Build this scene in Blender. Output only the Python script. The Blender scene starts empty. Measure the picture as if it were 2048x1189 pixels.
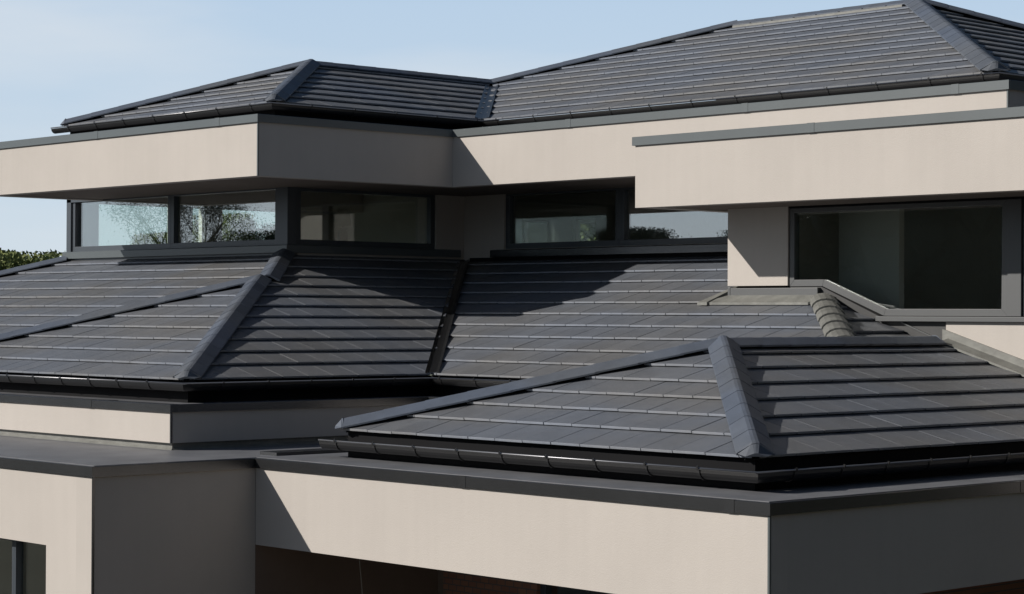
import bpy, bmesh, math, random
from mathutils import Vector, Matrix
random.seed(7)
R = random.Random(11)
S = 0.88            # metres per layout unit
CAMZ = 4.70         # camera height above the lawn
sc = bpy.context.scene
COL = sc.collection
def W(p): return Vector((p[0]*S, p[1]*S, p[2]*S + CAMZ))
GZ = -CAMZ/S

# ---------------------------------------------------------------- materials
def mat(name, col, rough=0.6, spec=0.5, metal=0.0, var=0.0, vscale=2.0, bump=0.0, bscale=200.0, tile=False, joint=None, coat=0.0, streak=0.0):
    m = bpy.data.materials.new(name); m.use_nodes = True
    nt = m.node_tree; N = nt.nodes; L = nt.links
    b = N['Principled BSDF']
    b.inputs['Base Color'].default_value = (*col, 1)
    b.inputs['Roughness'].default_value = rough
    b.inputs['Specular IOR Level'].default_value = spec
    b.inputs['Metallic'].default_value = metal
    if coat: b.inputs['Coat Weight'].default_value = coat
    tc = N.new('ShaderNodeTexCoord')
    src = None
    if var or tile or streak:
        no = N.new('ShaderNodeTexNoise'); no.inputs['Scale'].default_value = vscale; no.inputs['Detail'].default_value = 6
        no.inputs['Roughness'].default_value = 0.6
        L.new(tc.outputs['Object'], no.inputs['Vector'])
        mr = N.new('ShaderNodeMapRange'); mr.inputs[1].default_value = .3; mr.inputs[2].default_value = .7
        mr.inputs[3].default_value = 1-var; mr.inputs[4].default_value = 1+var
        L.new(no.outputs['Fac'], mr.inputs[0]); src = mr.outputs[0]
        if streak:
            mp = N.new('ShaderNodeMapping'); mp.inputs['Scale'].default_value = (9, 9, .55)
            n2 = N.new('ShaderNodeTexNoise'); n2.inputs['Scale'].default_value = 1.0; n2.inputs['Detail'].default_value = 4
            L.new(tc.outputs['Object'], mp.inputs[0]); L.new(mp.outputs[0], n2.inputs['Vector'])
            m3 = N.new('ShaderNodeMapRange'); m3.inputs[1].default_value = .35; m3.inputs[2].default_value = .7
            m3.inputs[3].default_value = 1; m3.inputs[4].default_value = 1-streak
            L.new(n2.outputs['Fac'], m3.inputs[0])
            mm = N.new('ShaderNodeMath'); mm.operation = 'MULTIPLY'
            L.new(src, mm.inputs[0]); L.new(m3.outputs[0], mm.inputs[1]); src = mm.outputs[0]
        if tile:
            at = N.new('ShaderNodeAttribute'); at.attribute_name = 'rnd'
            m2 = N.new('ShaderNodeMapRange'); m2.inputs[3].default_value = .96; m2.inputs[4].default_value = 1.04
            L.new(at.outputs['Fac'], m2.inputs[0])
            mm = N.new('ShaderNodeMath'); mm.operation = 'MULTIPLY'
            L.new(src, mm.inputs[0]); L.new(m2.outputs[0], mm.inputs[1])
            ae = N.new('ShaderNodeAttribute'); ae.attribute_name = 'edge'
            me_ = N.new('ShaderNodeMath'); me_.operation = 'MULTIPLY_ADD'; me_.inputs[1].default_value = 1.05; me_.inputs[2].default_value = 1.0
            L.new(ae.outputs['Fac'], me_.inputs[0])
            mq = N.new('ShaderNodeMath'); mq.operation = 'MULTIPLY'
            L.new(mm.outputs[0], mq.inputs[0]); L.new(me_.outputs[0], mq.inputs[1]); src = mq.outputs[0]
            hs = N.new('ShaderNodeMix'); hs.data_type = 'RGBA'
            hs.inputs[6].default_value = (*col, 1)
            hs.inputs[7].default_value = (col[0]*.92, col[1]*1.0, col[2]*1.14, 1)
            n4 = N.new('ShaderNodeTexNoise'); n4.inputs['Scale'].default_value = .55; n4.inputs['Detail'].default_value = 3
            L.new(tc.outputs['Object'], n4.inputs['Vector'])
            m4 = N.new('ShaderNodeMapRange'); m4.inputs[1].default_value = .38; m4.inputs[2].default_value = .60; L.new(n4.outputs['Fac'], m4.inputs[0]); L.new(m4.outputs[0], hs.inputs[0]); base = hs.outputs[2]
            # roughness patches
            m5 = N.new('ShaderNodeMapRange'); m5.inputs[3].default_value = rough-.05; m5.inputs[4].default_value = rough+.10
            L.new(at.outputs['Fac'], m5.inputs[0]); L.new(m5.outputs[0], b.inputs['Roughness'])
        else:
            rg = N.new('ShaderNodeRGB'); rg.outputs[0].default_value = (*col, 1); base = rg.outputs[0]
        vm = N.new('ShaderNodeVectorMath'); vm.operation = 'SCALE'
        L.new(base, vm.inputs[0]); L.new(src, vm.inputs['Scale']); L.new(vm.outputs[0], b.inputs['Base Color'])
    if bump:
        n3 = N.new('ShaderNodeTexNoise'); n3.inputs['Scale'].default_value = bscale; n3.inputs['Detail'].default_value = 3
        L.new(tc.outputs['Object'], n3.inputs['Vector'])
        bp = N.new('ShaderNodeBump'); bp.inputs['Strength'].default_value = bump; bp.inputs['Distance'].default_value = .01
        L.new(n3.outputs['Fac'], bp.inputs['Height']); L.new(bp.outputs[0], b.inputs['Normal'])
    return m

M = {}
M['render'] = mat('cream_render', (.462,.425,.388), .85, .2, var=.05, vscale=.6, bump=.20, bscale=130, streak=.025)
M['soffit'] = mat('soffit_board', (.17,.14,.12), .8, .2, var=.04)
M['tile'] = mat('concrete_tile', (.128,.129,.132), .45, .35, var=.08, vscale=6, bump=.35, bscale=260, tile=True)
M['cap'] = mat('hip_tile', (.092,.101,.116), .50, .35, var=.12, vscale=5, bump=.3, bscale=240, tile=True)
M['oldcap'] = mat('weathered_hip', (.15,.15,.138), .7, .3, var=.25, vscale=7, bump=.5, bscale=60)
M['under'] = mat('dark_underlay', (.012,.012,.013), .8, .2)
M['board'] = mat('black_board', (.008,.008,.009), .8, .12, var=.1)
M['gutter'] = mat('black_steel', (.012,.012,.0125), .32, .5, var=.1)
M['bead'] = mat('gutter_bead_steel', (.26,.26,.27), .38, .8, metal=.9)
M['bracket'] = mat('bracket_steel', (.012,.012,.013), .4, .5)
M['alu'] = mat('grey_coping_metal', (.085,.098,.102), .34, .7, var=.06, vscale=1.5)
M['alulow'] = mat('dark_coping_metal', (.115,.117,.122), .27, .6, metal=.9, var=.10, vscale=1.5)
M['frame'] = mat('anthracite_frame', (.052,.062,.074), .36, .6, var=.03)
M['frameg'] = mat('grey_frame', (.085,.088,.090), .45, .5, var=.03)
M['deck'] = mat('roof_membrane', (.135,.138,.148), .5, .5, var=.18, vscale=2.5, bump=.2, bscale=40)
M['lead'] = mat('lead_flashing', (.17,.17,.155), .55, .5, var=.22, vscale=6, bump=.3, bscale=30)
M['clad'] = mat('dark_wall_cladding', (.05,.05,.05), .6, .4, var=.12, vscale=4)
M['inner'] = mat('interior_plaster', (.76,.74,.69), .8, .2)
M['ceil'] = mat('interior_ceiling', (.80,.76,.72), .8, .2)
M['ifloor'] = mat('interior_floor', (.40,.34,.27), .5, .3, var=.1)
M['brown'] = mat('reddish_brown_wall', (.19,.14,.11), .85, .2, var=.08)
M['cable'] = mat('pale_cable', (.28,.25,.21), .6, .3)
M['lampb'] = mat('lamp_ceramic', (.03,.028,.02), .4, .5)
M['lamps'] = mat('lamp_fabric', (.35,.33,.25), .8, .2)
M['bark'] = mat('tree_bark', (.075,.058,.042), .9, .2, var=.3, vscale=8)
M['grass'] = mat('lawn', (.062,.062,.045), .95, .1, var=.3, vscale=.4)

def glass_mat(name, refl, tint):
    m = bpy.data.materials.new(name); m.use_nodes = True
    nt = m.node_tree; N = nt.nodes; L = nt.links; N.clear()
    out = N.new('ShaderNodeOutputMaterial'); mx = N.new('ShaderNodeMixShader')
    tr = N.new('ShaderNodeBsdfTransparent'); tr.inputs[0].default_value = (*tint, 1)
    gl = N.new('ShaderNodeBsdfGlossy'); gl.inputs['Roughness'].default_value = 0.0
    gl.inputs[0].default_value = (.93,.95,.96,1)
    fw_ = N.new('ShaderNodeLayerWeight'); fw_.inputs[0].default_value = .5
    fp = N.new('ShaderNodeMath'); fp.operation = 'POWER'; fp.inputs[1].default_value = 4.0; L.new(fw_.outputs['Facing'], fp.inputs[0])
    fr = N.new('ShaderNodeMath'); fr.operation = 'MULTIPLY'; fr.inputs[1].default_value = .7; L.new(fp.outputs[0], fr.inputs[0])
    ad = N.new('ShaderNodeMath'); ad.operation = 'ADD'; ad.inputs[1].default_value = refl; ad.use_clamp = True
    L.new(fr.outputs[0], ad.inputs[0]); L.new(ad.outputs[0], mx.inputs[0])
    L.new(tr.outputs[0], mx.inputs[1]); L.new(gl.outputs[0], mx.inputs[2]); L.new(mx.outputs[0], out.inputs[0])
    return m
M['glass'] = glass_mat('window_glass', .27, (.955,.98,.965))
M['glassd'] = glass_mat('tinted_window_glass', .12, (.90,.93,.91))
M['glassb'] = glass_mat('clear_window_glass', .04, (.86,.93,.90))

def brick_mat():
    m = bpy.data.materials.new('brick_wall'); m.use_nodes = True
    nt = m.node_tree; N = nt.nodes; L = nt.links; b = N['Principled BSDF']
    tc = N.new('ShaderNodeTexCoord'); mp = N.new('ShaderNodeMapping'); mp.inputs['Rotation'].default_value = (math.radians(90),0,0)
    br = N.new('ShaderNodeTexBrick'); br.inputs['Scale'].default_value = 4.4
    br.inputs['Color1'].default_value = (.26,.12,.08,1); br.inputs['Color2'].default_value = (.33,.16,.10,1)
    br.inputs['Mortar'].default_value = (.14,.12,.11,1); br.inputs['Mortar Size'].default_value = .025
    L.new(tc.outputs['Object'], mp.inputs[0]); L.new(mp.outputs[0], br.inputs['Vector']); L.new(br.outputs[0], b.inputs['Base Color'])
    b.inputs['Roughness'].default_value = .9
    return m
M['brick'] = brick_mat()
def leaf_mat(name, c1, c2):
    m = bpy.data.materials.new(name); m.use_nodes = True
    nt = m.node_tree; N = nt.nodes; L = nt.links; b = N['Principled BSDF']
    at = N.new('ShaderNodeAttribute'); at.attribute_name = 'rnd'
    mx = N.new('ShaderNodeMix'); mx.data_type = 'RGBA'; mx.inputs[6].default_value = (*c1,1); mx.inputs[7].default_value = (*c2,1)
    L.new(at.outputs['Fac'], mx.inputs[0]); L.new(mx.outputs[2], b.inputs['Base Color'])
    b.inputs['Roughness'].default_value = .6; b.inputs['Specular IOR Level'].default_value = .3
    return m
M['leafa'] = leaf_mat('leaf_bright', (.11,.15,.045), (.25,.27,.10))
M['leafb'] = leaf_mat('leaf_mid', (.08,.11,.045), (.18,.20,.085))
M['leafc'] = leaf_mat('leaf_dark', (.018,.026,.013), (.042,.052,.026))

# ---------------------------------------------------------------- object helpers
def empty(name, p, label, cat, group=None):
    o = bpy.data.objects.new(name, None); COL.objects.link(o); o.location = W(p)
    o['label'] = label; o['category'] = cat
    if group: o['group'] = group
    return o
HOUSE = empty('modern_house', (-20, 16, GZ), 'modern cream rendered house with stepped flat fascias and dark tiled hip roofs', 'house')
class MB:
    def __init__(s): s.bm = bmesh.new(); s.lay = s.bm.faces.layers.float.new('rnd'); s.edge = s.bm.faces.layers.float.new('edge')
    def poly(s, pts, r=0.5):
        vs = [s.bm.verts.new(W(p)) for p in pts]
        try: f = s.bm.faces.new(vs)
        except ValueError: return None
        f[s.lay] = r; return f
    def hull(s, bot, top, r=.5, nose=None):
        n = len(bot)
        b = [s.bm.verts.new(W(p)) for p in bot]; t = [s.bm.verts.new(W(p)) for p in top]
        fs = [s.bm.faces.new(list(reversed(b))), s.bm.faces.new(t)]
        for i in range(n): fs.append(s.bm.faces.new((b[i], b[(i+1)%n], t[(i+1)%n], t[i])))
        for f in fs: f[s.lay] = r
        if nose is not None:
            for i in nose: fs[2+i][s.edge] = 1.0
    def box(s, x0, x1, y0, y1, z0, z1, r=.5):
        s.hull([(x0,y0,z0),(x1,y0,z0),(x1,y1,z0),(x0,y1,z0)], [(x0,y0,z1),(x1,y0,z1),(x1,y1,z1),(x0,y1,z1)], r)
    def prism(s, poly, z0, z1): s.hull([(x,y,z0) for x,y in poly], [(x,y,z1) for x,y in poly])
    def sweep(s, path, prof, z=0., r=.5):
        # prof: closed list of (out,z); out = to the right of travel; mitred corners
        n = len(path); rings = []
        for i, p in enumerate(path):
            p = Vector(p)
            d1 = (p-Vector(path[i-1])).normalized() if i else None
            d2 = (Vector(path[i+1])-p).normalized() if i < n-1 else None
            d1 = d1 or d2; d2 = d2 or d1
            n1 = Vector((d1.y,-d1.x)); n2 = Vector((d2.y,-d2.x)); m = n1+n2; m = m/ (m.dot(n1))
            rings.append([s.bm.verts.new(W((p.x+m.x*o, p.y+m.y*o, z+h))) for o,h in prof])
        k = len(prof); fs = []
        for a,b in zip(rings, rings[1:]):
            for j in range(k): fs.append(s.bm.faces.new((a[j], a[(j+1)%k], b[(j+1)%k], b[j])))
        fs.append(s.bm.faces.new(list(reversed(rings[0])))); fs.append(s.bm.faces.new(rings[-1]))
        for f in fs: f[s.lay] = r
    def build(s, name, m, parent=HOUSE, bevel=0., label=None, smooth=False, fix=True):
        if fix: bmesh.ops.recalc_face_normals(s.bm, faces=s.bm.faces)
        me = bpy.data.meshes.new(name); s.bm.to_mesh(me); s.bm.free()
        o = bpy.data.objects.new(name, me); COL.objects.link(o)
        me.materials.append(M[m] if isinstance(m, str) else m)
        if smooth:
            for p in me.polygons: p.use_smooth = True
        # origin at the centre of the mesh
        if me.vertices:
            c = sum((v.co for v in me.vertices), Vector())/len(me.vertices)
            me.transform(Matrix.Translation(-c)); o.location = c
        if parent:
            off = Vector(); q = parent
            while q: off += q.location; q = q.parent
            o.parent = parent; o.location = o.location - off
        if bevel:
            md = o.modifiers.new('bevel', 'BEVEL'); md.width = bevel; md.segments = 2; md.limit_method = 'ANGLE'; md.angle_limit = math.radians(50)
        if label: o['label'] = label
        return o

# ---------------------------------------------------------------- tiled slopes
def clip(poly, a, b, c):
    out = []
    for i in range(len(poly)):
        p, q = poly[i], poly[(i+1) % len(poly)]
        fp, fq = a*p[0]+b*p[1]-c, a*q[0]+b*q[1]-c
        if fp >= 0: out.append(p)
        if (fp >= 0) != (fq >= 0):
            t = fp/(fp-fq); out.append((p[0]+(q[0]-p[0])*t, p[1]+(q[1]-p[1])*t))
    return out
def clip_convex(poly, cl):
    for i in range(len(cl)):
        x0,y0 = cl[i]; x1,y1 = cl[(i+1)%len(cl)]
        a, b = -(y1-y0), (x1-x0); c = a*x0+b*y0
        poly = clip(poly, a, b, c)
        if len(poly) < 3: return []
    return poly
TW = .377
def slope(name, E0, along, inward, tan, planpoly, gauge, parent=HOUSE, m='tile', th=.033, first=.0, off=0., over=.04):
    """interlocking flat tiles laid in broken bond over one roof plane"""
    th_ = math.atan(tan); cs, sn = math.cos(th_), math.sin(th_)
    A = Vector((*along,0)); B = Vector((*inward,0)); E = Vector(E0)
    U = B*cs + Vector((0,0,sn)); Nn = A.cross(U); Nn = Nn if Nn.z > 0 else -Nn
    P = []
    for p in planpoly:
        d = Vector((p[0]-E.x, p[1]-E.y, 0)); P.append((d.dot(A), d.dot(B)/cs))
    ar = sum(P[i][0]*P[(i+1)%len(P)][1]-P[(i+1)%len(P)][0]*P[i][1] for i in range(len(P)))
    if ar < 0: P = P[::-1]
    # push the eave edge out a little so the first course overhangs
    P = [(s_, (-over if w < 1e-3 else w)) for s_,w in P]
    def at(s_, w, h): return E + A*s_ + U*w + Nn*h
    mb = MB()
    mb.poly([at(s_, max(w,0), 0.) for s_,w in P], .3)
    wmax = max(w for _,w in P); smin = min(s_ for s_,_ in P); smax = max(s_ for s_,_ in P)
    row = 0; w0 = -over
    while w0 < wmax-.02:
        w1 = (gauge*(row+1)-0.0)
        lap = .05
        s0 = math.floor(smin/TW)*TW - TW + off + (TW/2 if row % 2 else 0)
        rj = R.uniform(-.004,.004)
        while s0 < smax:
            g = .0036; j = R.uniform(-.003,.003)
            rect = [(s0+g, w0+j*.6+rj), (s0+TW-g, w0+j*.6+rj), (s0+TW-g, w1+lap), (s0+g, w1+lap)]
            c = clip_convex(rect, P)
            if len(c) >= 3:
                ln = (w1+lap)-w0; rr = R.random(); dh = R.uniform(-.0012,.0012); tl = R.uniform(-.0015,.0015)
                e = .004
                def hh(s_, w): return th+.012+dh - (th+.004)*(w-w0)/ln + tl*(s_-s0)/TW
                bot = [at(s_, w, max(.002, hh(s_,w)-.023)) for s_,w in c]; top = [at(s_, w, hh(s_,w)) for s_,w in c]
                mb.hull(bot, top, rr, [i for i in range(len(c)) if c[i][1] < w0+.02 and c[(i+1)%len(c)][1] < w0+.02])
            s0 += TW
        w0 = gauge*(row+1); row += 1
    o = mb.build(name, m, parent)
    md = o.modifiers.new('bevel', 'BEVEL'); md.width = .005; md.segments = 1; md.limit_method = 'ANGLE'; md.angle_limit = math.radians(60)
    return o

def caps(name, p0, p1, half=.16, rise=.056, seg=.43, m='cap', parent=HOUSE, lift=.064, flat=.03, endcap=True, drop=.036):
    """overlapping angular hip or ridge tiles from the low end p0 to the high end p1"""
    p0, p1 = Vector(p0), Vector(p1); d = p1-p0; Ln = d.length; d.normalize()
    side = d.cross(Vector((0,0,1))).normalized(); up = side.cross(d).normalized()
    n = max(1, round(Ln/seg)); sg = Ln/n; mb = MB()
    th = .016
    for i in range(n):
        r = R.random()
        a = p0 + d*(sg*i); b = p0 + d*(sg*(i+1)+.035)
        pa = lift+.004+R.uniform(-.0005,.0005); pb = lift
        def prof(c, l, k):
            o = [(-half*k, l-drop), (-half*k, l-drop+th), (-half*k*.98, l-drop+th+.004), (-flat*k, l+rise*.93), (0, l+rise), (flat*k, l+rise*.93), (half*k*.98, l-drop+th+.004), (half*k, l-drop+th), (half*k, l-drop)]
            inn = [(half*k-.025, l-drop), (flat*.7, l+rise-th*1.6), (-flat*.7, l+rise-th*1.6), (-half*k+.025, l-drop)]
            return [c+side*x+up*z for x,z in o+inn]
        ra = prof(a, pa, 1.0); rb = prof(b, pb, 1.0)
        mb.hull(ra, rb, r)
    if endcap:
        # closed nose on the lowest cap
        a = p0; l = lift+.016; k = 1.03
        tri = [(-half*k, l-drop), (-flat*k, l+rise*.9), (0, l+rise*.97), (flat*k, l+rise*.9), (half*k, l-drop)]
        back = [a+d*.02+side*x+up*z for x,z in tri]
        front = [a-d*.075+side*x*.55+up*(l-drop+(z-(l-drop))*.28) for x,z in tri]
        mb.hull(front, back, .9)
    o = mb.build(name, m, parent)
    mb = MB(); hw = half*.55; q0 = p0+d*.03; q1 = p1-d*.02
    mb.hull([q0+side*x+up*z for x,z in ((-hw,-.02),(hw,-.02),(hw*.6,lift+.02),(-hw*.6,lift+.02))], [q1+side*x+up*z for x,z in ((-hw,-.02),(hw,-.02),(hw*.6,lift+.02),(-hw*.6,lift+.02))])
    mb.build('hip_batten', 'under', o)
    return o

# gutters ------------------------------------------------------------
def gutter(path, z, rad=.078, nb=.62, parent=HOUSE, off=.105, start=.3):
    prof = []
    K = 10
    for i in range(K+1):
        a = math.pi + math.pi*i/K; prof.append((off+rad*math.cos(a), rad*math.sin(a)))
    for i in range(K+1):
        a = 2*math.pi - math.pi*i/K; prof.append((off+(rad-.008)*math.cos(a), (rad-.008)*math.sin(a)))
    mb = MB(); mb.sweep(path, prof, z)
    g = mb.build('gutter', 'gutter', parent)
    mb = MB(); bc = off+rad+.002
    mb.sweep(path, [(bc+.009*math.cos(2*math.pi*k/10), .013+.009*math.sin(2*math.pi*k/10)) for k in range(10)], z); mb.build('gutter_bead', 'bead', g, smooth=True)
    first = None
    for k in range(len(path)-1):
        a = Vector(path[k]); b = Vector(path[k+1]); d = (b-a).normalized(); nn = Vector((d.y,-d.x)); L_ = (b-a).length
        t = start
        while t < L_-.05:
            c = a+d*t; bw = .010
            mb = MB(); r1 = rad+.004
            pr = []
            for i in range(K+1):
                an = math.pi*1.0 + math.pi*i/K; pr.append((off+r1*math.cos(an), r1*math.sin(an)))
            pr += [(off+rad+.020,.004),(off+rad+.022,.024),(off+rad+.010,.034)]
            inn = [(off+(o-off)*1.05+ (0), h*1.05-.000) for o,h in reversed(pr)]
            q0 = c-d*bw; q1 = c+d*bw
            ring = pr+inn
            mb.hull([(q0.x+nn.x*o, q0.y+nn.y*o, z+h) for o,h in ring], [(q1.x+nn.x*o, q1.y+nn.y*o, z+h) for o,h in ring])
            mb.build('gutter_bracket', 'bracket', g)
            t += nb*R.uniform(.97,1.03)
    return g

def coping(path, ztop, face, width=.34, lip=.03, m='alu', name='coping', inw=-.018):
    th = .012
    prof = [(lip, -face), (lip, -.004), (lip-.004, 0), (-width, inw), (-width, inw-.03), (-width+.01, inw-.03), (-width+.01,inw-.012), (lip-th, -th), (lip-th, -face)]
    mb = MB(); mb.sweep(path, prof, ztop)
    o = mb.build(name, m)
    # standing joints in the coping
    return o
def seams(path, ztop, face, spacing, lip=.03, m='alu', width=.34, start=1.2):
    for k in range(len(path)-1):
        a = Vector(path[k]); b = Vector(path[k+1]); d = (b-a).normalized(); L_ = (b-a).length
        t = start
        while t < L_-.3:
            c = a+d*t; e = c+d*.10; mb = MB()
            mb.sweep([tuple(c), tuple(e)], [(lip+.003,-face-.002),(lip+.003,.003),(-width+.02,-.012),(-width+.02,-.016),(lip+.001,-.002),(lip+.001,-face-.002)], ztop)
            mb.build('coping_joint_cover', m); t += spacing

# walls with openings --------------------------------------------------
def wall(name, axis, c, th, a0, a1, z0, z1, holes, m='render', parent=HOUSE, bevel=0):
    """axis 'x': wall runs along X, outer face at y=c, thickness towards +th"""
    As = sorted({a0,a1,*[h[0] for h in holes],*[h[1] for h in holes]}); Zs = sorted({z0,z1,*[h[2] for h in holes],*[h[3] for h in holes]})
    mb = MB(); cache = {}
    def v(i,j,k):
        key = (i,j,k)
        if key not in cache:
            a, z, t = As[i], Zs[j], c+(th if k else 0)
            cache[key] = mb.bm.verts.new(W((a,t,z) if axis == 'x' else (t,a,z)))
        return cache[key]
    def solid(i,j):
        if i<0 or j<0 or i>=len(As)-1 or j>=len(Zs)-1: return False
        ca, cz = (As[i]+As[i+1])/2, (Zs[j]+Zs[j+1])/2
        return not any(h[0]<ca<h[1] and h[2]<cz<h[3] for h in holes)
    for i in range(len(As)-1):
        for j in range(len(Zs)-1):
            if not solid(i,j): continue
            for k in (0,1): mb.bm.faces.new((v(i,j,k),v(i+1,j,k),v(i+1,j+1,k),v(i,j+1,k)))
            if not solid(i-1,j): mb.bm.faces.new((v(i,j,0),v(i,j+1,0),v(i,j+1,1),v(i,j,1)))
            if not solid(i+1,j): mb.bm.faces.new((v(i+1,j,0),v(i+1,j+1,0),v(i+1,j+1,1),v(i+1,j,1)))
            if not solid(i,j-1): mb.bm.faces.new((v(i,j,0),v(i+1,j,0),v(i+1,j,1),v(i,j,1)))
            if not solid(i,j+1): mb.bm.faces.new((v(i,j+1,0),v(i+1,j+1,0),v(i+1,j+1,1),v(i,j+1,1)))
    return mb.build(name, m, parent)

def window(axis, c, a0, a1, z0, z1, fw=.09, dep=.09, glass='glass', frame='frame', fb=None, inn=1, rec=.06, label=None, ft=None):
    """frame ring and one pane; c outer face position, inn = inward direction sign"""
    fb = fb or fw; ft = ft or fw; mb = MB()
    y0, y1 = sorted((c, c+dep*inn))
    def bx(p0,p1,q0,q1):
        if axis == 'x': mb.box(p0,p1,y0,y1,q0,q1)
        else: mb.box(y0,y1,p0,p1,q0,q1)
    bx(a0,a1,z0,z0+fb); bx(a0,a1,z1-ft,z1); bx(a0,a0+fw,z0+fb,z1-ft); bx(a1-fw,a1,z0+fb,z1-ft)
    # inner glazing bead
    o = mb.build('window', frame, bevel=.004, label=label)
    g = MB(); gc = c+rec*inn; t = .012
    if axis == 'x': g.box(a0+fw-.01,a1-fw+.01,min(gc,gc+t*inn),max(gc,gc+t*inn),z0+fb-.01,z1-ft+.01)
    else: g.box(min(gc,gc+t*inn),max(gc,gc+t*inn),a0+fw-.01,a1-fw+.01,z0+fb-.01,z1-ft+.01)
    p = g.build('pane', M[glass], o)
    return o

# ================================================================= GROUND
def structure(o): o['kind'] = 'structure'; return o
mb = MB(); mb.poly([(-900,-900,GZ),(900,-900,GZ),(900,900,GZ),(-900,900,GZ)])
structure(mb.build('ground', 'grass', None))
mb = MB(); mb.box(-44,-6,7,12.9,GZ-.1,GZ+.03)
structure(mb.build('terrace', mat('concrete_paving', (.13,.12,.11), .9, .2, var=.1), None))

# ================================================================= LOWEST FLOOR
LX, LY, FX, FY, Z0 = -17.691, 11.04, -10.923, 12.944, -1.469
wall('front_wall', 'x', LY, .3, -38, LX-.3, GZ, -1.53, [(-20.9,-18.54,-3.75,-2.287)])
wall('side_wall', 'y', LX, -.3, LY, FY, GZ, -1.53, [])
wall('recessed_wall', 'y', LX, -.3, FY+.002, 15.4, GZ, -1.535, [], m='brown')
mb = MB(); mb.box(LX-.014, LX+.006, LY-.006, LY+.014, GZ, Z0-.10); mb.build('corner_trim', 'alulow')
window('x', LY+.16, -20.9, -19.43, -3.75, -2.287, fw=.045, glass='glassd', frame='frame')
window('x', LY+.16, -19.43, -18.54, -3.75, -2.287, fw=.035, glass='glassd', frame='frame')
mb = MB(); mb.box(-21.6,-18.0,14.4,14.5,GZ,-1.7); mb.box(-21.6,-21.5,11.4,14.4,GZ,-1.7); mb.build('interior_wall', 'inner')
# canopy box over the terrace
FBZ = -2.345
wall('canopy_fascia', 'x', FY, .22, LX+.004, FX, FBZ, -1.50, [])
wall('canopy_fascia', 'y', FX, -.22, FY+.22, 24, FBZ, -1.50, [])
mb = MB(); mb.box(LX+.004, FX-.22, FY+.22, 24, FBZ+.03, FBZ+.09); mb.build('canopy_soffit', 'soffit')
mb = MB(); mb.box(FX-.014, FX+.006, FY-.006, FY+.014, FBZ, Z0-.10); mb.build('corner_trim', 'alu')
# deck membrane (one level for both flat roofs)
mb = MB(); mb.box(-38, LX-.03, LY+.03, 17.5, -1.56, Z0+.004); mb.build('flat_roof_deck', 'deck')
mb = MB(); mb.box(LX-.026, FX-.03, FY+.03, 17.5, -1.57, Z0+.007); mb.build('flat_roof_deck', 'deck')
p1 = [(-38,LY),(LX,LY),(LX,FY-.03)]
coping(p1, Z0, .10, width=.30, m='alulow', inw=-.004); 
p2 = [(LX-.27,FY),(FX,FY),(FX,24)]
coping(p2, Z0+.003, .10, width=.30, m='alulow', inw=-.004)
seams(p1[:2], Z0, .10, 3.1, m='alulow', width=.30, start=17.9); seams(p2, Z0+.003, .10, 3.2, m='alulow', width=.30, start=3.4)
# upstand strip between the two decks
mb = MB(); mb.box(LX-.34,LX-.05,FY+.30,16.2,-1.50,-1.43); mb.build('roof_edge_strip', 'alulow')
# recessed ground floor wall below the canopy
wall('recessed_wall', 'x', 15.4, .3, LX, -17.6, GZ, FBZ+.03, [], m='brown')
wall('recessed_wall', 'x', 15.4, .3, -17.6, -12.6, GZ, FBZ+.03, [(-16.13,-13.4,-4.9,-2.52)], m='brick', )
window('x', 15.45, -16.13,-13.4,-4.9,-2.52, fw=.08, glass='glassd', frame='frame')
wall('recessed_wall', 'y', -12.6, -.3, 15.7, 24, GZ, FBZ+.03, [], m='brick')
mb = MB(); mb.box(-16.8,-12.9,17.8,17.9,GZ,-2.4); mb.build('interior_wall', 'inner')

# ================================================================= MIDDLE FLOOR (lower main roofs)
MX, MY, MT, MBm = -19.174, 12.919, -.975, -1.388
M2Y = 16.53
mpath = [(-37.5,MY),(MX,MY),(MX,M2Y),(-12.4,M2Y),(-12.4,20.2)]
mb = MB(); mb.sweep(mpath, [(0,MBm),(0,MT-.02),(-.2,MT-.02),(-.2,MBm)]); mb.build('parapet_fascia', 'render')
coping(mpath, MT, .085, m='alulow')
seams(mpath[:2], MT, .085, 3.1, m='alulow', start=13.6)
mb = MB(); mb.box(MX-.014, MX+.006, MY-.006, MY+.014, MBm, MT-.085); mb.build('corner_trim', 'alulow')
mb = MB(); mb.sweep(mpath, [(-.05,-1.53),(-.05,MBm),(-.19,MBm),(-.19,-1.53)]); mb.build('upstand_flashing', 'lead')
mb = MB(); mb.sweep(mpath, [(.06,-1.524),(-.049,-1.44),(-.05,-1.53)]); mb.build('upstand_flashing', 'lead')
mb = MB(); mb.box(-37,MX-.2,MY+.2,20,-1.06,-1.01); mb.build('flat_roof_deck', 'deck')
mb = MB(); mb.box(MX-.2,-12.6,M2Y+.2,20,-1.06,-1.01); mb.build('flat_roof_deck', 'deck')

Q1X, Q1Y, E1 = -20.056, 13.726, -.762
tB, tA = .3337, .3280
UX, UY, UY2, WY = -24.757, 18.654, 22.047, 20.22
AP1 = (-23.547, 17.278); zap = E1+tB*(Q1X-AP1[0]); M1Y = 13.857
V = .08   # valley half width
# front wing
slope('tile_slope', (-27.04,Q1Y,E1), (1,0), (0,1), .3293, [(-27.04,Q1Y),(Q1X,Q1Y),AP1], .438, off=.10)
# slope facing the courtyard
slope('tile_slope', (Q1X,Q1Y,E1), (0,1), (-1,0), tB, [(Q1X,Q1Y),(Q1X,17.36-V*1.0),(UX,UY2-V*1.0),(UX,UY),AP1], .438, off=.16)
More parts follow.
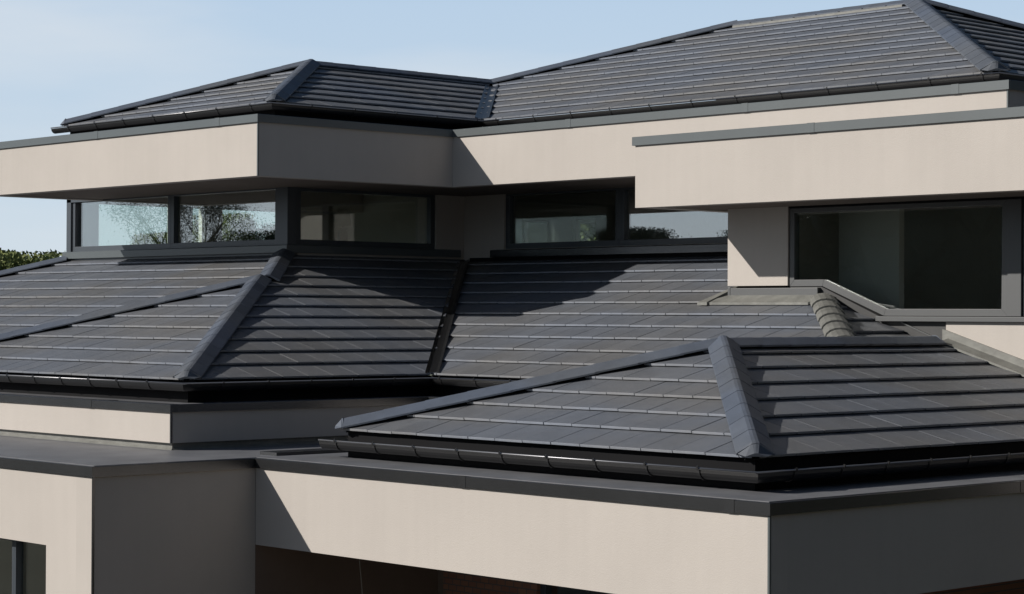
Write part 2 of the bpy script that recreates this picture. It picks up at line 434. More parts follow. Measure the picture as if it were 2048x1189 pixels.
# upper main slope behind the wing
slope('tile_slope', (-35.5,M1Y,E1), (1,0), (0,1), tA, [(AP1[0],17.42),(UX,UY),(-30.72,UY),(-35.5,M1Y),(-27.11,M1Y)], .438, off=.05)
slope('tile_slope', (-35.5,24,E1), (0,-1), (1,0), tA, [(-35.5,M1Y),(-30.72,UY),(-30.72,24),(-35.5,24)], .438)
caps('hip_capping', (Q1X,Q1Y,E1), (AP1[0],AP1[1],zap))
caps('hip_capping', (AP1[0],17.42,zap), (UX-.0,UY-.06,.807), endcap=False)
caps('hip_capping', (-27.04,Q1Y,E1), (AP1[0],AP1[1],zap))
caps('hip_capping', (-35.5,M1Y,E1), (-30.72,UY,.81))
# courtyard slope under the long window band, right of the valley
slope('tile_slope', (Q1X,17.36,E1), (1,0), (0,1), tA, [(Q1X+V,17.36),(-13.39,17.36),(-16.25,WY),(-18.0,UY2),(-24.757+V,UY2)], .475, off=.12)
slope('tile_slope', (-13.39,17.36,E1), (0,1), (-1,0), .3293, [(-13.39,17.36),(-13.39,WY),(-16.25,WY)], .44)
# valley tray
mb = MB()
a = Vector((Q1X+.04,17.32,E1)); b = Vector((UX,UY2,E1+4.70*.3305))
def valley(a, b, w, lift, tl, tr):
    a, b = Vector(a), Vector(b); mb = MB()
    rows = []
    for p in (a,b):
        rows.append([(p.x, p.y-w, p.z+lift+.0), (p.x-.02, p.y-w*.35, p.z+lift-.01), (p.x, p.y, p.z+lift-.012), (p.x+w*.35, p.y+.02, p.z+lift-.01), (p.x+w, p.y, p.z+lift)])
    bot = [[(x,y,z-.03) for x,y,z in r] for r in rows]
    mb.hull(rows[0]+bot[0][::-1], rows[1]+bot[1][::-1])
    return mb.build('valley_gutter', 'alulow')
valley(a, b, .12, .052, 0, 0)
# black boards under the eaves
def eaveboard(path, z0, z1, d=.03, w=.25):
    mb = MB(); mb.sweep(path, [(-d,z0),(-d,z1),(-d-w,z1),(-d-w,z0)]); return mb.build('eaves_board', 'board')
e1path = [(-35.5,M1Y),(-27.2,M1Y)]
eaveboard([(-27.04,Q1Y),(Q1X,Q1Y),(Q1X,17.36),(-13.39,17.36),(-13.39,20.1)], -1.01, E1-.005)
eaveboard(e1path, -1.01, E1-.005)
gutter([(-27.04-.1,Q1Y),(Q1X,Q1Y),(Q1X,17.36),(-13.39,17.36),(-13.39,20.0)], E1-.035, start=.35)
gutter([(-35.6,M1Y),(-27.3,M1Y)], E1-.035)

# ---- front right roof over the canopy
Q3X, Q3Y, E3, T3 = -11.678, 13.657, -1.196, .3375
L3 = 5.479; A3 = (Q3X-2.742, Q3Y+2.70); z3 = E3+.312*2.742
slope('tile_slope', (Q3X-L3,Q3Y,E3), (1,0), (0,1), .317, [(Q3X-L3,Q3Y),(Q3X,Q3Y),A3], .44, off=.06)
slope('tile_slope', (Q3X,Q3Y,E3), (0,1), (-1,0), .312, [(Q3X,Q3Y),(Q3X,WY),(A3[0],WY),A3], .44, off=.1)
slope('tile_slope', (Q3X-L3,19.2,E3), (0,-1), (1,0), .312, [(Q3X-L3,Q3Y),A3,(A3[0],18.85),(Q3X-L3,17.3)], .44)
caps('hip_capping', (Q3X,Q3Y,E3), (A3[0],A3[1],z3), half=.16, rise=.07)
caps('hip_capping', (Q3X-L3,Q3Y,E3), (A3[0],A3[1],z3), half=.15, rise=.06)
caps('ridge_capping', (A3[0],19.95,z3-.01), (A3[0],A3[1]-.02,z3-.01), half=.15, rise=.06, endcap=True)
eaveboard([(Q3X-L3,17.3),(Q3X-L3,Q3Y),(Q3X,Q3Y),(Q3X,24)], -1.528, E3-.005)
gutter([(Q3X-L3-.17,Q3Y),(Q3X,Q3Y),(Q3X,24)], E3-.105, start=.28, rad=.085)

# ================================================================= UPPER FLOOR
OV = 1.984; ZB, ZT = 1.795, 2.602
F1Y = UY-OV; F1X = UX+OV; F2Y = UY2-OV; F2X = -13.545; LEFT = -29.9
upath = [(LEFT,33),(LEFT,F1Y),(F1X,F1Y),(F1X,F2Y),(F2X,F2Y),(F2X,33)]
mb = MB(); mb.sweep(upath, [(0,ZB),(0,ZT-.03),(-.2,ZT-.03),(-.2,ZB)]); mb.build('upper_fascia', 'render')
coping(upath, ZT, .105, m='alu')
seams(upath[1:3], ZT, .105, 3.0, m='alu', start=3.2); seams(upath[3:5], ZT, .105, 3.1, m='alu', start=2.3)
mb = MB(); mb.box(F1X-.014, F1X+.006, F1Y-.006, F1Y+.014, ZB, ZT-.10); mb.build('corner_trim', 'alu')
mb = MB(); mb.box(F2X-.014, F2X+.006, F2Y-.006, F2Y+.014, ZB, ZT-.10); mb.build('corner_trim', 'alu')
# soffits
mb = MB(); mb.box(LEFT+.2, F1X-.2, F1Y+.2, UY+.1, ZB+.02, ZB+.08); mb.box(UX-.1, F1X-.2, UY+.1, F2Y+.2, ZB+.02, ZB+.08)
mb.box(UX-.1, F2X-.2, F2Y+.2, UY2+.1, ZB+.02, ZB+.08)
mb.build('upper_soffit', 'soffit')
mb = MB(); mb.box(LEFT+.22,F1X-.22,F1Y+.22,F2Y+.22,2.46,2.52); mb.box(LEFT+.22,F2X-.22,F2Y+.22,33,2.46,2.52); mb.build('flat_roof_deck', 'deck')
mb = MB(); mb.box(-30.75, LEFT-.001, UY, 30, ZB-.0, 2.40); mb.build('return_block', 'frame')
# interior
mb = MB(); mb.box(-30.6,UX-.05,UY+.1,UY2+.1,2.15,2.2); mb.box(-30.6,-14,UY2+.1,30,2.15,2.2); mb.build('interior_ceiling', 'ceil')
mb = MB(); mb.box(-30.6,UX-.25,UY+.2,30,-1.95,-1.85); mb.box(UX-.25,-10.2,UY2+.2,30,-1.95,-1.85); mb.build('interior_floor', 'ifloor')

# clerestory walls
wall('clerestory_wall', 'x', UY, .2, -30.75, UX-.30, -.3, ZB+.10, [(-30.62,UX-.30+.0,.98,1.84)], m='frame')
mb = MB(); mb.box(UX-.30, UX, UY, UY+.15, .98, ZB+.06); mb.box(UX-.15,UX,UY+.15,UY+.18,.98,ZB+.06); mb.build('corner_post', 'frame', bevel=.004)
window('x', UY+.03, -30.62, -27.77, .985, 1.84, fw=.085, ft=.048, glass='glass', frame='frame')
window('x', UY+.03, -27.77, -25.0, .985, 1.84, fw=.085, ft=.048, glass='glass', frame='frame')
mb = MB(); mb.box(-25.0,UX-.30,UY+.03,UY+.12,.985,1.84); mb.build('frame_post', 'frame')
wall('clerestory_wall', 'y', UX, -.2, UY+.18, UY2+.2, -.3, ZB+.05, [(UY+.18,21.48,.985,1.82)], m='render')
window('y', UX-.03, UY+.18, 21.48, .985, 1.82, fw=.085, ft=.048, glass='glass', frame='frame', inn=-1)
# sills and flashings
mb = MB(); mb.sweep([(-30.80,UY),(UX,UY),(UX,UY2-.1)], [(.05,.872),(.05,.975),(.04,.984),(-.03,.990),(-.03,.872)]); mb.build('window_sill', 'alu', bevel=.003)
mb = MB(); mb.sweep([(-30.72,UY),(UX,UY),(UX,UY2)], [(.02,.70),(.02,.84),(-.02,.84),(-.02,.70)]); mb.build('upstand_flashing', 'clad')
# long band facing the courtyard
wall('clerestory_wall', 'x', UY2, .2, UX, -17.76, -.3, ZB+.05, [(-23.84,-17.8,.985,1.835)], m='render')
window('x', UY2+.03, -23.84, -21.44, .985, 1.835, fw=.085, ft=.048, glass='glassd', frame='frame')
window('x', UY2+.03, -21.44, -17.8, .985, 1.835, fw=.085, ft=.048, glass='glass', frame='frame')
mb = MB(); mb.sweep([(-24.05,UY2),(-17.765,UY2)], [(.10,.86),(.10,.962),(.09,.972),(-.03,.982),(-.03,.86)]); mb.build('window_sill', 'alulow', bevel=.003)
mb = MB(); mb.sweep([(-24.6,UY2),(-17.765,UY2)], [(.02,.72),(.02,.86),(-.02,.86),(-.02,.72)]); mb.build('upstand_flashing', 'board')
# far walls with windows seen through the glass
wall('far_wall', 'y', -30.75, .2, UY+.2, 30, -1.9, 2.15, [(19.14,20.62,.9,1.84),(21.0,21.26,.9,1.84),(21.62,22.95,.9,1.83)], m='inner')
for a0,a1 in ((19.14,20.62),(21.0,21.26),(21.62,22.95)): window('y', -30.65, a0, a1, .9, 1.84, fw=.03, glass='glassb', frame='ceil', dep=.05, rec=.02)
wall('partition_wall', 'x', 24.06, .15, -30.55, -26.2, -1.9, 2.15, [], m='inner')
wall('far_wall', 'x', 27.0, .2, -30.55, -10.2, -1.9, 2.15, [(-28.72,-28.05,.9,1.74),(-27.40,-26.80,.9,1.74)], m='inner')
for a0,a1 in ((-28.72,-28.05),(-27.40,-26.80)): window('x', 27.05, a0, a1, .9, 1.74, fw=.05, glass='glassb', frame='ceil', dep=.08)

# ---- right upper box
F3X, F3Y, G3B, G3T = -18.11, 18.92, 1.303, 2.165
gp = [(F3X,23.5),(F3X,F3Y),(-8,F3Y),(-8,24)]
mb = MB(); mb.sweep([(F3X,F2Y+.0),(F3X,F3Y),(-8,F3Y),(-8,24)], [(0,G3B),(0,G3T-.03),(-.2,G3T-.03),(-.2,G3B)]); mb.build('upper_fascia', 'render')
coping([(F3X,F2Y-.01),(F3X,F3Y),(-8,F3Y),(-8,24)], G3T, .105, m='alu', width=.3)
seams([(F3X,F3Y),(-8,F3Y)], G3T, .105, 3.0, m='alu', start=2.7, width=.3)
mb = MB(); mb.box(F3X+.2, -8.2, F3Y+.2, F2Y-.002, G3T-.12, G3T-.07); mb.build('flat_roof_deck', 'deck')
mb = MB(); mb.box(F3X+.2, -8.2, F3Y+.2, 22.0, G3B+.02, G3B+.07); mb.build('upper_soffit', 'soffit')
mb = MB(); mb.box(F3X, F3X+.19, F2Y+.001, 22.0, G3B, ZB+.02); mb.build('upper_fascia', 'render')
# pier
mb = MB(); mb.box(-17.757,-16.79,WY,UY2-.002,.362,G3B+.03); mb.build('render_pier', 'render', bevel=.004)
# lower flashings at the pier
mb = MB(); mb.box(-17.70,-16.30,WY-.035,WY+.1,.19,.335); mb.box(-17.72,-17.68,WY-.04,WY+.1,.19,.345); mb.build('pier_flashing', 'frameg', bevel=.004)
mb = MB(); mb.box(-17.66,-16.30,WY-.01,WY+.2,-.2,.20); mb.build('pier_flashing', 'board')
# apron dressed over the tiles
def onA(x, y, h): return (x, y, E1+tA*(y-17.36)+h)
mb = MB(); mb.hull([onA(-17.95,19.98,.03), onA(-16.28,19.98,.03), onA(-16.1,20.2,.03), onA(-17.70,20.2,.03)], [onA(-17.95,19.98,.06), onA(-16.28,19.98,.06), onA(-16.1,20.2,.085), onA(-17.70,20.2,.085)])
mb.hull([onA(-18.02,19.95,.035),onA(-17.86,19.95,.035),onA(-17.66,20.75,.035),onA(-17.80,20.75,.035)],[onA(-18.02,19.95,.07),onA(-17.86,19.95,.075),onA(-17.66,20.75,.16),onA(-17.80,20.75,.09)])
mb.build('apron_flashing', 'lead')
wall('partition_wall', 'x', 21.2, .1, -16.785, -15.86, -1.9, 2.1, [], m='inner')
# cut corner window
ow = [(-16.775,1.300),(-13.66,1.300),(-13.66,.0),(-15.36,.0),(-16.27,.352),(-16.775,.352)]
iw = [(-16.705,1.243),(-13.735,1.243),(-13.745,.082),(-15.335,.082),(-16.25,.432),(-16.705,.432)]
mb = MB()
for i in range(6):
    j = (i+1)%6
    q_ = [ow[i],ow[j],iw[j],iw[i]]
    mb.hull([(x,WY+.02,z) for x,z in q_], [(x,WY+.12,z) for x,z in q_])
cw = mb.build('window', 'frameg', bevel=.003, label='large window with a cut lower left corner')
mb = MB(); mb.hull([(x+(.0),WY+.045,z) for x,z in iw], [(x,WY+.057,z) for x,z in iw]); mb.build('pane', M['glassd'], cw)
mb = MB(); mb.box(-16.789,-16.777,WY+.03,WY+.2,.35,G3B); mb.box(-16.777,-8.2,WY+.0,WY+.2,1.302,G3B+.03); mb.build('window_head', 'board')
mb = MB(); mb.box(-13.655,-13.475,WY+.0,WY+.14,.0,1.300); mb.build('frame_post', 'frameg', bevel=.004)
window('x', WY+.03, -13.47, -10.4, .0, 1.300, fw=.07, glass='glassd', frame='frame')
mb = MB(); mb.box(-15.42,-10.2,WY-.06,WY+.1,-.062,-.006); mb.build('window_sill', 'frameg', bevel=.003)
# dark cladding under the cut corner
cl = [(-16.29,.345),(-15.42,-.01),(-15.42,-.064),(-14.47,-.064),(-14.47,-1.1),(-16.77,-1.1),(-16.77,.345)]
mb = MB(); mb.hull([(x,WY+.03,z) for x,z in cl], [(x,WY+.18,z) for x,z in cl]); mb.build('dark_cladding', 'clad')
for (p,qx) in ((((-16.25,.22),(-14.3,-.56)),.0),(((-15.1,-.08),(-14.35,-.36)),.0)):
    (x0,z0_),(x1,z1_) = p
    mb = MB(); mb.hull([(x0,WY+.0,z0_),(x1,WY+.0,z1_),(x1,WY+.0,z1_+.014),(x0,WY+.0,z0_+.014)], [(x0,WY+.04,z0_),(x1,WY+.04,z1_),(x1,WY+.04,z1_+.014),(x0,WY+.04,z0_+.014)]); mb.build('cladding_trim', 'frameg')
mb = MB(); r_ = [(-14.47,-.066),(-8.2,-.066),(-8.2,-2.2),(-11.6,-1.15),(-14.47,-.155)]
mb.hull([(x,WY,z) for x,z in r_], [(x,WY+.15,z) for x,z in r_]); mb.build('render_wall', 'render')
mb = MB(); mb.box(-14.46,-8.2,WY+.16,WY+.3,-5.3,-.07); mb.build('inner_wall', 'clad')
# stepped lead where the front roof meets the wall
def on3(x, y, h): return (x, y, E3+.312*(Q3X-x)+h)
mb = MB(); mb.hull([on3(-14.42,20.02,.03),on3(-11.68,20.02,.03),on3(-11.68,20.24,.03),on3(-14.42,20.24,.03)], [on3(-14.42,20.02,.055),on3(-11.68,20.02,.055),on3(-11.68,20.195,.09),on3(-14.42,20.195,.09)])
mb.hull([on3(-14.5,20.19,.03),on3(-11.68,20.19,.03),on3(-11.68,20.28,.03),on3(-14.5,20.28,.03)], [on3(-14.5,20.19,.17),on3(-11.68,20.19,.17),on3(-11.68,20.28,.17),on3(-14.5,20.28,.17)])
mb.build('wall_flashing', 'lead')
# rounded weathered hip
mb = MB(); p0 = Vector((-14.45,18.42,E1+.3305*1.0)); p1 = Vector((-16.22,20.19,E1+.3305*2.77)); d = (p1-p0); Ln = d.length; d.normalize(); sd = d.cross(Vector((0,0,1))).normalized(); up = sd.cross(d)
n = 7; rings = []
for i in range(n):
    a = p0+d*(Ln*i/n); b = p0+d*(Ln*(i+1)/n+.03); K = 8
    def pr(c, rr, lf): return [c+sd*(rr*math.cos(math.pi*k/K))+up*(lf+rr*.62*math.sin(math.pi*k/K)) for k in range(K+1)]
    mb.hull(pr(a,.175,.03), pr(b,.16,.015), R.random())
mb.build('rounded_hip_capping', 'oldcap')

# ---- upper roofs
QX, QY, EU = -23.772, 17.675, 2.881
AU = (-26.463, 20.372); zu = 3.822; TU = .3490; YE2 = 21.54; T2 = .3530
UL = QX-5.382
slope('tile_slope', (UL,QY,EU), (1,0), (0,1), TU, [(UL,QY),(QX,QY),AU], .385, off=.1)
slope('tile_slope', (QX,QY,EU), (0,1), (-1,0), TU, [(QX,QY),(QX,YE2-V),(AU[0],24.2-V),AU], .385, off=.2)
slope('tile_slope', (UL,33,EU), (0,-1), (1,0), TU, [(UL,QY),AU,(AU[0],24.2),(UL,27)], .42)
RY = 26.85; ZR = EU+T2*(RY-YE2); RL, RR_ = -23.40, -19.80; EX2 = -14.72
slope('tile_slope', (QX,YE2,EU), (1,0), (0,1), T2, [(QX+V,YE2),(EX2,YE2),(RR_,RY),(RL,RY),(AU[0]+.02,24.19)], .44, off=.1)
YB = RY+5.35
slope('tile_slope', (EX2,YE2,EU), (0,1), (-1,0), (ZR-EU)/(EX2-RR_)*-1 if EX2<RR_ else (ZR-EU)/(EX2-RR_), [(EX2,YE2),(EX2,YB),(RR_,RY)], .44)
slope('tile_slope', (EX2,YB,EU), (-1,0), (0,-1), (ZR-EU)/(YB-RY), [(EX2,YB),(RR_,RY),(RL,RY),(UL,YB)], .44)
valley((QX+.03,YE2-.04,EU), (AU[0],24.2,zu-.01), .15, .052, 0, 0)
caps('hip_capping', (QX,QY,EU), (AU[0],AU[1],zu), half=.15)
caps('hip_capping', (UL,QY,EU), (AU[0],AU[1],zu), half=.14)
caps('ridge_capping', (AU[0],24.25,zu-.02), (AU[0],AU[1]-.02,zu-.02), half=.14, rise=.055, endcap=False)
caps('hip_capping', (AU[0],24.16,zu-.02), (RL,RY,ZR), half=.14, endcap=False)
caps('ridge_capping', (RL-.05,RY,ZR-.02), (RR_,RY,ZR-.02), half=.15, endcap=False)
caps('hip_capping', (EX2,YE2,EU), (RR_,RY,ZR), half=.18, rise=.075)
caps('hip_capping', (EX2,YB,EU), (RR_+.03,RY+.05,ZR), half=.15)
eaveboard([(UL,27),(UL,QY),(QX,QY),(QX,YE2),(EX2,YE2),(EX2,YB)], 2.50, EU-.005, d=.04)
gutter([(UL-.16,QY),(QX,QY),(QX,YE2),(EX2,YE2),(EX2,YB)], EU-.03, rad=.072, nb=.78, start=.5)
mb = MB(); mb.box(RL+.08, RR_-.1, RY-.20, RY-.15, ZR-.035, ZR+.0); mb.build('ridge_flashing', 'lead')

# hanging cable below the canopy
mb = MB(); pts = []
for i in range(15):
    t = i/14; pts.append(Vector((-16.85+.10*math.sin(t*2.2), 13.6, FBZ+.03-1.3*t)))
for a,b in zip(pts, pts[1:]):
    r = .004
    mb.hull([(a.x-r,a.y-r,a.z),(a.x+r,a.y-r,a.z),(a.x+r,a.y+r,a.z),(a.x-r,a.y+r,a.z)], [(b.x-r,b.y-r,b.z),(b.x+r,b.y-r,b.z),(b.x+r,b.y+r,b.z),(b.x-r,b.y+r,b.z)])
mb.build('hanging_cable', 'cable')

# table lamp seen through the courtyard-side window
lamp = empty('table_lamp', (-29.2,23.2,1.0), 'dark table lamp with a pale shade standing behind the left courtyard window', 'lamp')
def lathe(name, m, prof, c, parent, n=20):
    mb = MB(); rings = []
    for r,z in prof: rings.append([mb.bm.verts.new(W((c[0]+r*math.cos(2*math.pi*k/n), c[1]+r*math.sin(2*math.pi*k/n), c[2]+z))) for k in range(n)])
    for a,b in zip(rings, rings[1:]):
        for k in range(n): mb.bm.faces.new((a[k],a[(k+1)%n],b[(k+1)%n],b[k]))
    mb.bm.faces.new(rings[0][::-1]); mb.bm.faces.new(rings[-1])
    return mb.build(name, m, parent, smooth=True)
lc = (-29.2,23.2,0.95)
lathe('lamp_base', 'lampb', [(.10,-.0),(.11,.03),(.07,.10),(.085,.22),(.085,.45),(.05,.52),(.015,.54),(.015,.62)], lc, lamp)
lathe('lamp_shade', 'lamps', [(.15,.56),(.10,.86),(.095,.86),(.145,.56)], lc, lamp)
st = MB(); st.box(-29.5,-28.9,22.95,23.45,.90,.949); 
for x in (-29.46,-28.98):
    for y in (22.99,23.38): st.box(x,x+.04,y,y+.04,-1.85,.90)
t_ = empty('tall_table', (-29.2,23.2,-1.85), 'tall narrow table carrying the dark lamp inside the upper room', 'table')
st.build('table_body', 'ifloor', t_)

# ================================================================= TREES
def tree_mesh(seed, h, rad, m, leaf, nleaf, dense=1., core=False):
    r = random.Random(seed); 
    bm = bmesh.new(); lay = bm.faces.layers.float.new('rnd')
    ends = []
    def limb(p, d, L_, r0, depth):
        segs = 4; q = p; dd = d
        ring = None
        for i in range(segs+1):
            t = i/segs; rr = r0*(1-.55*t)
            u = dd.orthogonal().normalized(); w = dd.cross(u)
            nr = [bm.verts.new(q+u*(rr*math.cos(2*math.pi*k/6))+w*(rr*math.sin(2*math.pi*k/6))) for k in range(6)]
            if ring:
                for k in range(6): bm.faces.new((ring[k],ring[(k+1)%6],nr[(k+1)%6],nr[k]))
            ring = nr
            if q.z > h*.93: break
            if i < segs:
                q = q+dd*(L_/segs); dd = (dd+Vector((r.uniform(-.16,.16),r.uniform(-.16,.16),r.uniform(-.02,.12)))).normalized()
            if depth < 3 and i >= 1:
                for _ in range(2 if depth else 2):
                    an = r.uniform(0,2*math.pi); el = r.uniform(.25,.95)
                    nd = (dd*.45+Vector((math.cos(an)*math.cos(el),math.sin(an)*math.cos(el),math.sin(el)))).normalized()
                    limb(q, nd, L_*r.uniform(.42,.62), rr*.5, depth+1)
        if depth >= 2: ends.append(q)
    limb(Vector((0,0,0)), Vector((0,0,1)), h*.62, h*.028, 0)
    trunk = bpy.data.meshes.new('trunk'); bm.to_mesh(trunk); bm.free(); trunk.materials.append(M['bark'])
    bm = bmesh.new(); lay = bm.faces.layers.float.new('rnd')
    c0 = Vector((0,0,h*.60))
    cl = []
    for e in ends:
        cl.append((e, h*.055*r.uniform(.7,1.4)))
    for _ in range(int(90*dense)):
        an = r.uniform(0,2*math.pi); z = r.uniform(-1,1); k = r.uniform(.55,1)**.6
        rr = math.sqrt(1-z*z)
        cl.append((c0+Vector((math.cos(an)*rr*rad*k, math.sin(an)*rr*rad*k, z*h*.40*k*r.uniform(.8,1.05))), h*.07*r.uniform(.6,1.3)))
    zmax = h
    if core:
        for c, s in cl:
            if c.z < h*.16 or c.z > h*.93: continue
            q = bmesh.ops.create_icosphere(bm, subdivisions=1, radius=s*r.uniform(.8,1.1), matrix=Matrix.Translation(c*.93))
            for v in q['verts']: v.co += Vector((r.uniform(-1,1),r.uniform(-1,1),r.uniform(-1,1)))*s*.3
    for i in range(nleaf):
        c, s = r.choice(cl)
        v = Vector((r.gauss(0,1),r.gauss(0,1),r.gauss(0,.8)))*s*.62
        p = c+v
        if p.z > zmax or p.z < h*.08: continue
        a = Vector((r.uniform(-1,1),r.uniform(-1,1),r.uniform(-.7,.7))).normalized(); b = a.orthogonal().normalized()
        b = (Matrix.Rotation(r.uniform(0,6.28),3,a)@b); z_ = leaf*r.uniform(.6,1.3)
        c2 = a.cross(b)
        f = bm.faces.new([bm.verts.new(p+b*z_), bm.verts.new(p+c2*z_*.55), bm.verts.new(p-b*z_), bm.verts.new(p-c2*z_*.55)])
        f[lay] = min(1,max(0,r.gauss(.5,.25)))
    crown = bpy.data.meshes.new('crown'); bm.to_mesh(crown); bm.free(); crown.materials.append(M[m])
    return trunk, crown
TM = {'e': tree_mesh(33, 7., 2.8, 'leafc', .045, 60000, dense=1.8, core=True), 'd': tree_mesh(21, 7., 2.6, 'leafc', .024, 26000, dense=.5), 'a': tree_mesh(3, 7., 2.7, 'leafa', .07, 30000), 'b': tree_mesh(5, 7., 2.5, 'leafb', .07, 30000), 'c': tree_mesh(9, 7., 2.9, 'leafc', .06, 22000, dense=.9)}
def tree(kind, az, dist, h, label, group, origin=(0,0), wide=1.0, rot=0):
    a = math.radians(az)
    e = bpy.data.objects.new('tree', None); COL.objects.link(e)
    e.location = (origin[0]*S+math.cos(a)*dist, origin[1]*S+math.sin(a)*dist, 0); s = h/7.
    e.scale = (s*wide, s*wide, s); e.rotation_euler = (0,0,rot)
    e['label'] = label; e['category'] = 'tree'
    if group: e['group'] = group
    for nm, me in zip(('trunk','crown'), TM[kind]):
        o = bpy.data.objects.new(nm, me); COL.objects.link(o); o.parent = e
GB = 'trees on the skyline behind the house'
bg = [('b',150.9,64,6.2,1.2),('a',150.2,60,6.35,1.1),('b',149.75,66,6.5,1.0),('c',149.35,70,6.4,1.0),('a',148.95,62,6.15,1.1),('b',148.5,66,6.1,1.1),('a',151.6,62,6.4,1.2),
      ('b',146.75,90,7.3,.7),('a',146.1,88,7.9,.62),('b',145.6,92,8.1,.5),('a',144.86,90,8.8,.5),('c',143.35,90,8.4,.32),
      ('b',138.6,50,7.4,1.2),('b',137.2,47,7.9,1.1),('a',136.0,48,7.6,1.2),('b',134.6,52,8.2,1.3)]
bl = ['green tree at the far left edge of the skyline','yellowish round tree second from the left on the skyline','mid green tree with an even top on the left skyline','darkest tree of the clump on the left skyline','pale green tree nearest the left corner of the clerestory','green tree hidden behind the left end of the upper wall','yellow green tree outside the left frame edge',
      'low green tree seen through the leftmost clerestory pane','bright green tree seen low through the leftmost clerestory pane','tall green tree behind the mullion of the left clerestory','rounded bright green tree seen through the second clerestory pane','dark tree seen at the right end of the second clerestory pane',
      'leafy tree seen through the back window of the courtyard room','tree filling the right back window of the courtyard room','pale green tree behind the courtyard room','tall green tree behind the main upper roof']
for i,((k,az,d,h,w),lb) in enumerate(zip(bg,bl)): tree(k, az, d, h, lb, GB, wide=w, rot=i*1.7)
# trees in front of the house, mirrored in the glass
GF = 'trees in front of the house mirrored in the windows'
fr_ = [((-28,18.6),214.6,70,10.2,'d',1.0,'bare looking tall tree mirrored in the second clerestory pane'),((-28,18.6),212.2,78,6.9,'d',1.3,'low sparse tree mirrored in the leftmost clerestory pane'),((-28,18.6),217.6,74,8.6,'e',.8,'dark tree mirrored beside the clerestory corner post'),
       ((-20.6,22),226.4,75,8.8,'e',.8,'dark bush like tree mirrored at the left of the long courtyard pane'),((-18,22),228.9,72,8.6,'e',.6,'low dark tree mirrored at the right of the long courtyard pane'),
       ((-15,20.2),233.4,30,10.2,'e',.92,'tall dark tree mirrored in the cut corner window'),((-15,20.2),239.2,31,9.4,'e',1.0,'dark tree mirrored at the right end of the cut corner window')]
for i,(og,az,d,h,k,w,lb) in enumerate(fr_): tree(k, az, d, h, lb, GF, origin=og, wide=w, rot=i*2.1)

SKYK = 28.5
# woodland edge on the shaded side of the house
GE = 'tall trees along the shaded side of the garden'
ed_ = [(34,12,19,'e'),(34,24,20,'e'),(32,42,20,'e'),(24,56,20,'e'),(12,66,20,'e'),(22,4,14,'e'),(27,14,15,'e'),(24,24,14.5,'e'),(30,34,16,'b'),(22,44,15,'e'),(14,52,16,'e'),(4,60,15,'e'),(-6,66,16,'b'),(28,-8,14,'b'),(19,-17,14,'e'),(8,-24,14,'e')]
el_ = ['very tall tree of the back row nearest the viewpoint','very tall tree of the back row beside the canopy','very tall tree of the back row beside the courtyard','very tall tree of the back row beside the upper box','very tall tree at the far end of the back row','nearest tall tree beyond the right side of the garden','dark tall tree beyond the right side','tall tree level with the canopy','broad tree level with the courtyard','tall tree level with the upper box','dark tall tree behind the right wing','tall tree just behind the right wing','tall tree far behind the right wing','dense tree to the right of the viewpoint','dense tree behind the viewpoint on the right','dark tall tree furthest behind the viewpoint']
for i,((x,y,h,k),lb) in enumerate(zip(ed_,el_)):
    k = 'e'
    tree(k, math.degrees(math.atan2(y,x)), math.hypot(x,y), h, lb, GE, wide=1.15, rot=i*1.3)

# ================================================================= LIGHT, SKY, CAMERA
sdir = Vector((.66, 1.0, -.64)).normalized()      # direction the sunlight travels
sun = bpy.data.lights.new('sun', 'SUN'); sun.energy = 5.0; sun.angle = math.radians(.5); sun.color = (1.0,.95,.885)
so = bpy.data.objects.new('sun', sun); COL.objects.link(so); so.rotation_euler = sdir.to_track_quat('-Z','Y').to_euler(); so.location = (-30,-30,40)
w = bpy.data.worlds.new('World'); sc.world = w; w.use_nodes = True
N = w.node_tree.nodes; L = w.node_tree.links; bgn = N['Background']
sky = N.new('ShaderNodeTexSky'); sky.sky_type = 'NISHITA'; sky.sun_disc = False
sv = -sdir; sky.sun_elevation = math.asin(sv.z); sky.sun_rotation = math.atan2(sv.x, sv.y)
sky.air_density = 1.0; sky.dust_density = .6; sky.ozone_density = 1.2; sky.altitude = 50
# pale haze near the horizon and thin high cloud, as functions of the view direction only
tc = N.new('ShaderNodeTexCoord'); sep = N.new('ShaderNodeSeparateXYZ'); L.new(tc.outputs['Generated'], sep.inputs[0])
hz = N.new('ShaderNodeMapRange'); hz.interpolation_type = 'SMOOTHSTEP'; hz.inputs[1].default_value = .14; hz.inputs[2].default_value = .24; hz.inputs[3].default_value = .96; hz.inputs[4].default_value = .0
L.new(sep.outputs['Z'], hz.inputs[0])
rp = N.new('ShaderNodeValToRGB'); L.new(sep.outputs['Z'], rp.inputs[0])
rp.color_ramp.elements[0].position = 0.0; rp.color_ramp.elements[0].color = (.452,.522,.575,1)
rp.color_ramp.elements[1].position = .16; rp.color_ramp.elements[1].color = (.34,.445,.57,1)
sc_ = N.new('ShaderNodeVectorMath'); sc_.operation = 'SCALE'; sc_.inputs['Scale'].default_value = SKYK
L.new(rp.outputs[0], sc_.inputs[0])
m1 = N.new('ShaderNodeMix'); m1.data_type = 'RGBA'; L.new(hz.outputs[0], m1.inputs[0]); L.new(sky.outputs[0], m1.inputs[6]); L.new(sc_.outputs[0], m1.inputs[7])
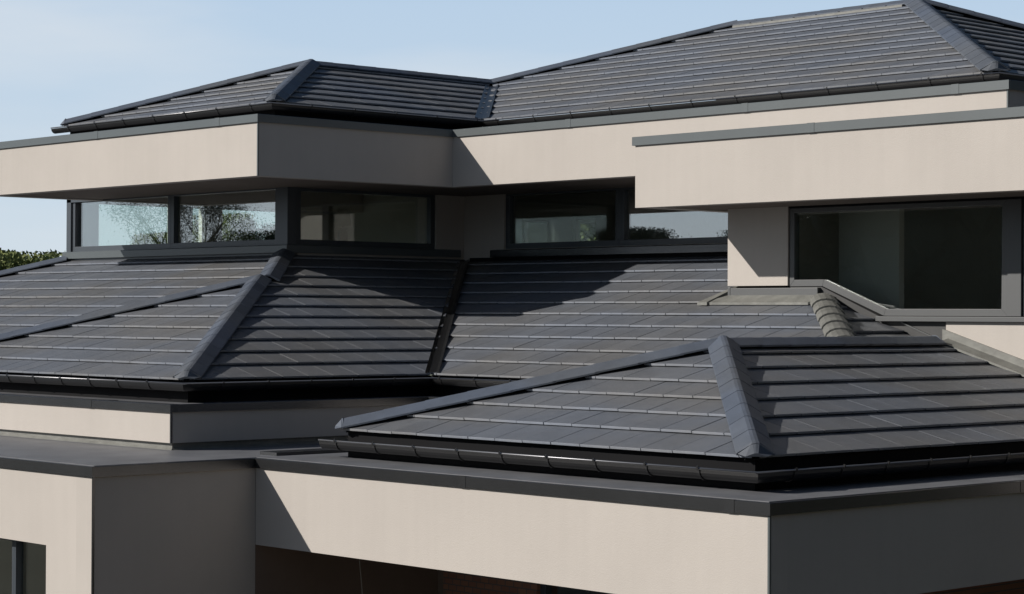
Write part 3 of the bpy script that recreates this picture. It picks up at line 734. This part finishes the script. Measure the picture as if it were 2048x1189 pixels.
mp = N.new('ShaderNodeMapping'); mp.inputs['Scale'].default_value = (1.4,1.4,7.0); mp.inputs['Location'].default_value = (.3,.1,.4)
no = N.new('ShaderNodeTexNoise'); no.inputs['Scale'].default_value = 2.2; no.inputs['Detail'].default_value = 5; no.inputs['Roughness'].default_value = .5
mr = N.new('ShaderNodeMapRange'); mr.inputs[1].default_value = .45; mr.inputs[2].default_value = .7; mr.inputs[3].default_value = 0; mr.inputs[4].default_value = .55
mx = N.new('ShaderNodeMix'); mx.data_type = 'RGBA'; mx.inputs[7].default_value = (.52*SKYK,.545*SKYK,.57*SKYK,1)
L.new(tc.outputs['Generated'], mp.inputs[0]); L.new(mp.outputs[0], no.inputs['Vector']); L.new(no.outputs['Fac'], mr.inputs[0]); 
mh = N.new('ShaderNodeMath'); mh.operation = 'MULTIPLY'; L.new(mr.outputs[0], mh.inputs[0]); L.new(hz.outputs[0], mh.inputs[1]); L.new(mh.outputs[0], mx.inputs[0])
L.new(m1.outputs[2], mx.inputs[6]); L.new(mx.outputs[2], bgn.inputs[0]); bgn.inputs[1].default_value = .05

cam = bpy.data.cameras.new('camera'); co = bpy.data.objects.new('camera', cam); COL.objects.link(co)
cam.sensor_width = 36; cam.lens = 36*4292.94/2048; cam.clip_end = 3000; cam.clip_start = .1
yaw, pitch, roll = math.radians(137.02147544), math.radians(.45974374), math.radians(.25804876)
f = Vector((math.cos(yaw)*math.cos(pitch), math.sin(yaw)*math.cos(pitch), math.sin(pitch)))
r = Vector((math.sin(yaw), -math.cos(yaw), 0)); u = r.cross(f)
r2 = r*math.cos(roll)+u*math.sin(roll); u2 = -r*math.sin(roll)+u*math.cos(roll)
m = Matrix((r2,u2,-f)).transposed().to_4x4(); m.translation = Vector((0,0,CAMZ)); co.matrix_world = m
sc.camera = co
sc.view_settings.view_transform = 'Standard'; sc.view_settings.look = 'None'; sc.view_settings.exposure = 0.0; sc.view_settings.gamma = 1
sc.cycles.max_bounces = 8; sc.cycles.transparent_max_bounces = 16; sc.cycles.use_denoising = True
